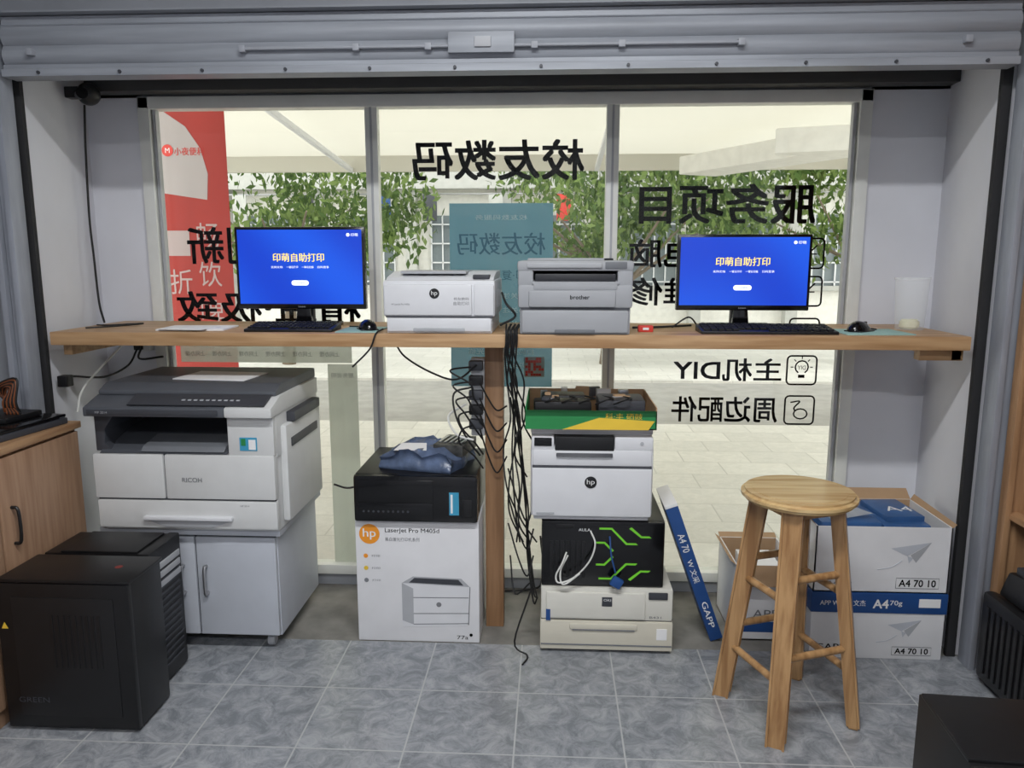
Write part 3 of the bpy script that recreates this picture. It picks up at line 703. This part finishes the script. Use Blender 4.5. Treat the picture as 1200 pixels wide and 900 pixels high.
# ---------------------------------------------------------------- stool
o=O('wooden_stool')
C=Vector((.713,2.17)); hz=.69
o.cyl((C.x,C.y,hz-.028),(C.x,C.y,hz),.160,WOODSEAT,seg=64,bev=.010)
o.cyl((C.x,C.y,hz),(C.x,C.y,hz+.001),.13,WOODSEAT,seg=64)
feet=[(.54,2.25),(.635,1.995),(.885,2.09),(.80,2.35)]; tops=[]
for fx,fy in feet:
    d=Vector((fx-C.x,fy-C.y)).normalized(); tp=(C.x+d.x*.105,C.y+d.y*.105,hz-.028); tops.append(Vector(tp))
    b=bmesh.new(); bmesh.ops.create_cube(b,size=1)
    R=Matrix.Rotation(atan2(d.y,d.x),4,'Z')
    for v in b.verts:
        s_=.040 if v.co.z>0 else .036
        off=R@Vector((v.co.x*s_,v.co.y*s_*1.1,0))
        base=Vector(tp) if v.co.z>0 else Vector((fx,fy,0))
        v.co=base+off
    bmesh.ops.bevel(b,geom=b.edges[:],offset=.006,segments=2,affect='EDGES'); o.add(b,WOODST)
def at(i,z):
    t=(tops[i].z-z)/tops[i].z; return tops[i].lerp(Vector((*feet[i],0)),t)
for i in range(4):
    j=(i+1)%4
    for z in ((.17,.40) if i%2==0 else (.24,.46)):
        o.cyl(at(i,z),at(j,z),.011,WOODST,seg=12)
for i in range(4): 
    j=(i+1)%4; o.cyl(at(i,hz-.045),at(j,hz-.045),.016,WOODST,seg=8)
o.done()

# ---------------------------------------------------------------- right shelf
SB=wood('shelf_board',(186,146,108),(160,120,84),'Y')
o=O('wood_shelf_unit')
o.box(1.44,1.83,2.405,2.425,0,2.06,WOODSH,.002); o.box(1.81,1.83,1.0,2.41,0,2.06,WOODSH,.002)
o.box(1.44,1.83,1.0,1.02,0,2.06,WOODSH,.002)
for z in (.555,.985,1.40,1.80,2.04): o.box(1.44,1.815,1.015,2.41,z-.02,z,SB,.002)
o.box(1.425,1.445,2.39,2.428,0,2.07,WOODSH,.003)
o.done()
o=O('binder_stack')
for i,m in enumerate((DGR,WPL,BLK,MGR,CART)): o.box(1.50,1.78,1.9+i*.06,1.95+i*.06,.986,1.24,m,.004)
o.done()
o=O('computer_tower')
o.box(1.40,1.79,2.03,2.37,.012,.30,BLKM,.01); o.box(1.37,1.41,2.03,2.37,.02,.31,BLK,.015)
for i in range(10): o.box(1.366,1.372,2.05+i*.03,2.065+i*.03,.05,.27,BLKM,.001)
for x in (1.42,1.75):
    for y in (2.06,2.34): o.cyl((x,y,0),(x,y,.014),.012,RUBBER,seg=10)
o.done()
o=O('printer_toner_case'); o.prism([(2.08,.31),(2.34,.31),(2.30,.40),(2.12,.42)],'X',1.40,1.72,BLK,.01); o.box(1.41,1.6,2.12,2.28,.40,.425,DGR,.006); o.done()
M=rotz(.83,1.56,-4)
o=tower(.793,1.25,1.30,1.56,.425,M=M)
o.box(.790,1.255,1.295,1.315,.012,.43,BLK,.004,M); o.box(.793,1.25,1.33,1.55,.423,.433,BLKM,.004,M)
o.done()

# ---------------------------------------------------------------- cables, webcam, sockets
o=O('cable_bundle')
random.seed(3)
for i in range(7):
    x=-.150+.006*i
    P_=[(x+random.uniform(-.005,.012),2.53,1.13),(x,2.492,1.115),(x,2.487,1.08),(x-.004,2.50,1.03)]
    z=.93; end=.35+.08*i*(i%2)
    dr=random.uniform(-.01,.03)
    while z>end:
        f=(1.0-z)
        P_.append((x+dr*f*1.5+random.uniform(-.022,.028),2.57+random.uniform(-.05,.05),z)); z-=.12
    P_.append((x+.03+.006*i,2.60,max(.0,z)+.02))
    o.tube(P_,.0030,RUBBER)
# long loops swinging right, behind the printers, and back
for i in range(3):
    o.tube([(-.14,2.56,.98-.05*i),(-.11,2.60,.80-.06*i),(-.10+.01*i,2.64,.60-.07*i),(-.085,2.66,.40-.05*i),(-.06,2.62,.20-.04*i),(-.045,2.60,.14)],.003,RUBBER)
for i in range(3):
    o.tube([(-.15,2.60,.62-.1*i),(-.11,2.56,.50-.1*i),(-.08,2.56,.44-.1*i),(-.06,2.6,.5-.1*i)],.003,RUBBER)
o.tube([(-.14,2.55,.32),(-.12,2.50,.20),(-.06,2.45,.26),(-.12,2.45,.05),(-.075,2.43,.01),(-.09,2.38,.004)],.003,RUBBER)
o.done()
o=O('power_strip')
o.box(-.285,-.236,2.66,2.70,.72,1.0,WPL,.006)
for i in range(5):
    z=.75+i*.052; o.box(-.29,-.24,2.63,2.662,z,z+.035,BLK if i%2 else DGR,.006)
    o.tube([(-.275,2.635,z+.015),(-.31-.01*i,2.60,z+.005),(-.32+.01*i,2.60,z-.04),(-.27,2.61,z-.09),(-.24,2.63,z-.14)],.0032,RUBBER)
o.tube([(-.26,2.63,.98),(-.33,2.62,.93),(-.42,2.64,.95),(-.52,2.68,1.0),(-.56,2.7,1.05)],.0035,RUBBER)
o.tube([(-.28,2.64,.90),(-.34,2.62,.88),(-.33,2.6,.80),(-.29,2.6,.72),(-.25,2.62,.66)],.0035,RUBBER)
o.tube([(-.30,2.64,.84),(-.36,2.62,.80),(-.33,2.6,.74),(-.27,2.6,.72)],.004,WCAB)
# leads crossing in front of the column
for i in range(4):
    o.tube([(-.25,2.62,.92-.055*i),(-.22,2.63,.86-.07*i),(-.19,2.63,.82-.075*i),(-.155,2.61,.84-.06*i)],.003,RUBBER)
o.done()
o=O('webcam'); o.sph((-1.695,2.85,1.935),.040,BLK); o.cyl((-1.71,2.82,1.93),(-1.69,2.80,1.93),.02,BLKG); o.box(-1.775,-1.72,2.83,2.87,1.92,1.96,BLK,.005); 
o.tube([(-1.72,2.86,1.90),(-1.73,2.86,1.75),(-1.745,2.87,1.5),(-1.735,2.86,1.35),(-1.73,2.86,1.18),(-1.68,2.80,1.108)],.004,RUBBER); o.done()
o=O('desk_cable')
o.tube([(-1.66,2.72,1.105),(-1.60,2.70,1.106),(-1.52,2.78,1.106),(-1.56,2.66,1.106),(-1.63,2.60,1.105)],.003,RUBBER)
o.tube([(.50,2.80,1.106),(.36,2.72,1.106),(.28,2.70,1.106)],.004,RUBBER)
o.tube([(.52,2.78,1.106),(.48,2.74,1.14),(.42,2.72,1.106)],.003,RUBBER)
o.tube([(-.575,2.58,1.108),(-.58,2.495,1.10),(-.60,2.488,1.05),(-.66,2.49,.99)],.003,RUBBER)
o.tube([(-.17,2.5,1.13),(-.12,2.495,1.16),(-.15,2.5,1.20),(-.17,2.6,1.23)],.004,RUBBER); o.done()
o=O('wall_socket_cables')
o.box(-1.66,-1.60,2.96,2.999,.98,1.02,WPL,.004); o.box(-1.655,-1.625,2.94,2.962,.985,1.015,BLK,.004)
o.tube([(-1.64,2.94,.99),(-1.66,2.9,.93),(-1.70,2.8,.90),(-1.71,2.62,.93),(-1.705,2.58,.92)],.004,RUBBER)
o.tube([(-1.62,2.94,1.0),(-1.60,2.88,.96),(-1.50,2.87,.97)],.004,RUBBER)
o.tube([(-1.60,2.80,1.04),(-1.64,2.75,.98),(-1.69,2.65,.88),(-1.70,2.62,.80)],.004,WCAB)
o.box(-1.725,-1.69,2.56,2.60,.90,.94,BLK,.004); o.done()
o=O('floor_cable'); o.tube([(-.86,2.90,.46),(-.80,2.92,.44),(-.70,2.94,.47),(-.55,2.95,.46)],.004,RUBBER)
o.tube([(-.04,2.93,.25),(-.03,2.93,.08),(-.10,2.95,.01),(-.5,2.95,.006)],.004,RUBBER); o.done()

# ---------------------------------------------------------------- ceiling lamps
LAMP=mat('lamp_diffuser',(240,245,255),.5,emit=3)
for y in (.9,-1.2):
    o=O('ceiling_lamp'); o.box(-.75,.65,y-.08,y+.08,2.71,2.75,WPL,.004); o.box(-.73,.63,y-.06,y+.06,2.70,2.712,LAMP,.003); o.done()
    li=bpy.data.lights.new('ceiling_lamp_light','AREA'); li.shape='RECTANGLE'; li.size=1.3; li.size_y=.12; li.energy=54; li.color=(.98,.99,1)
    lo=bpy.data.objects.new('ceiling_lamp_light',li); lo.location=(-.05,y,2.69); bpy.context.collection.objects.link(lo)

# ---------------------------------------------------------------- exterior
shell('exterior_ground',(-14,14,3.06,6.3,-.12,-.02,PAVE),(-14,14,6.3,8.6,-.14,-.05,ASPH),(-14,14,8.6,20,-.12,-.02,PAVE))
o=O('street_awning')
o.quad([(-6,3.1,2.62),(6,3.1,2.62),(6,7.4,2.28),(-6,7.4,2.28)],AWN)
for x in (-4.2,-1.9,.4,2.7,5): o.box(x-.02,x+.02,3.1,7.4,2.40,2.44,WPL,.004,Matrix.Translation((0,3.1,2.55))@Matrix.Rotation(radians(-4.5),4,'X')@Matrix.Translation((0,-3.1,-2.48)))
o.box(-6,6,7.36,7.42,2.14,2.30,AWN,0)
o.box(1.9,2.3,3.6,7.2,2.05,2.2,BLD,.01,rotz(2.1,5.4,28)); o.box(1.4,3.6,5.0,5.15,2.02,2.18,BLD,.01,rotz(2.4,5,-18))
for x in (-5.6,5.6): o.cyl((x,7.38,-.02),(x,7.38,2.28),.035,LGR)
o.done()
# red/white roll-up banner
o=O('rollup_banner')
yb=4.0; o.box(-2.14,-1.68,yb,yb+.006,.1,2.12,REDB,0)
pts=[(-2.14,2.12)]+[(-2.14+.36*sin(radians(a)),2.12-.38+.38*cos(radians(a)) ) for a in (20,45,65,85,105)]+[(-2.05,1.68),(-2.14,1.64)]
o.prism(pts,'Y',yb-.002,yb-.001,WHTB)
o.cyl((-1.985,yb-.004,1.89),(-1.985,yb-.003,1.89),.03,RED,seg=24); o.text('M',-1.985,1.89,.025,None,WHT,yb-.005,'F')
o.text('小夜便利',-1.873,1.885,.04,.155,RED,yb-.004,'F',bold=.01)
for i,ch in enumerate('1折啤酒畅饮'): o.text(ch,-1.80 if i>1 else -1.96,1.46-.2*(i%4) if i>1 else 1.42-i*.2,.13,.12,WHTB,yb-.003,'F')
o.box(-2.16,-1.66,yb-.05,yb+.05,-.02,.10,LGR,.01); o.cyl((-1.9,yb+.02,.1),(-1.9,yb+.02,2.12),.008,LGR); o.done()
# building
o=O('apartment_building')
o.box(-14,14,12.5,13.1,-.02,7,BLD,0)
for i in range(-9,10):
    x=i*1.5
    o.box(x-.45,x+.45,12.46,12.52,.9,2.0,BWIN,0); o.box(x-.5,x+.5,12.42,12.48,.82,.9,BLDG,.01)
    for k in range(6): o.box(x-.45+k*.18,x-.43+k*.18,12.4,12.43,.9,2.0,WPL,0)
    for k in range(4): o.box(x-.45,x+.45,12.4,12.43,.95+k*.3,.97+k*.3,WPL,0)
    o.box(x-.45,x+.45,12.46,12.52,3.2,4.6,BWIN,0); o.box(x+.66,x+.84,12.3,12.5,-.02,7,BLDG,0)
o.box(-14,14,12.2,12.6,2.4,2.65,BLDG,0)
random.seed(11)
for i in range(7):
    x=-5+i*1.0+random.uniform(-.3,.3); o.box(x,x+.22,12.1,12.14,1.9,2.3,(BLDG,DGR,BLUE,DGR,BLDG,RED,DGR)[i],.01)
o.cyl((-6,12.12,2.31),(7,12.12,2.31),.012,STEEL,seg=6)
o.done()
def tree(x,y,h,r,n,seed):
    random.seed(seed); o=O('street_tree')
    o.cyl((x,y,-.02),(x+.1,y,h*.55),.09,BARK,.06,seg=10)
    for k in range(7):
        a=random.uniform(0,2*pi); o.cyl((x+.08,y,h*.4+.05*k),(x+cos(a)*r*.7,y+sin(a)*r*.6,h*.75+random.uniform(0,.5)),.03,BARK,.01,seg=7)
    bms=[bmesh.new(),bmesh.new()]
    blobs=[(random.uniform(-r,r),random.uniform(-r*.5,r*.5),random.uniform(-.75,.6),random.uniform(.25,.5)*r) for _ in range(22)]
    for i in range(n):
        bx=random.choice(blobs); v=Vector([random.gauss(0,1) for _ in range(3)]).normalized()*bx[3]*random.uniform(.2,1.1)
        c=Vector((x+bx[0],y+bx[1],h+bx[2]))+Vector((v.x,v.y,v.z*.7))
        R=Euler((random.uniform(0,6),random.uniform(0,6),random.uniform(0,6))).to_matrix(); s_=random.uniform(.04,.075); b=bms[i%2]
        b.faces.new([b.verts.new(c+R@Vector(p)*s_) for p in ((-1,0,0),(0,-.45,0),(1,0,0),(0,.45,0))])
    o.add(bms[0],LEAF); o.add(bms[1],LEAF2); o.done()
tree(-3.4,9.7,2.2,1.6,4800,1); tree(.7,9.9,2.15,1.8,6000,2); tree(3.9,10.1,2.25,1.6,4200,5); tree(-7,10.0,2.6,1.6,2000,8)

# ---------------------------------------------------------------- world
w=bpy.data.worlds.new('World'); S.world=w; w.use_nodes=True; nt=w.node_tree; bg=nt.nodes['Background']
sk=nt.nodes.new('ShaderNodeTexSky'); sk.sky_type='HOSEK_WILKIE'; sk.turbidity=8; sk.ground_albedo=.5; sk.sun_direction=Vector((.3,.5,.8)).normalized()
mx=nt.nodes.new('ShaderNodeMix'); mx.data_type='RGBA'; mx.inputs[0].default_value=.85; nt.links.new(sk.outputs[0],mx.inputs[6]); mx.inputs[7].default_value=(1,1,.98,1)
nt.links.new(mx.outputs[2],bg.inputs[0]); bg.inputs[1].default_value=3.9

# ---------------------------------------------------------------- camera
cam=bpy.data.cameras.new('camera'); cam.sensor_width=36; cam.lens=27; cam.clip_start=.05
co=bpy.data.objects.new('camera',cam); co.location=(0,0,1.35); co.rotation_euler=(radians(80.6),0,radians(3)); bpy.context.collection.objects.link(co); S.camera=co
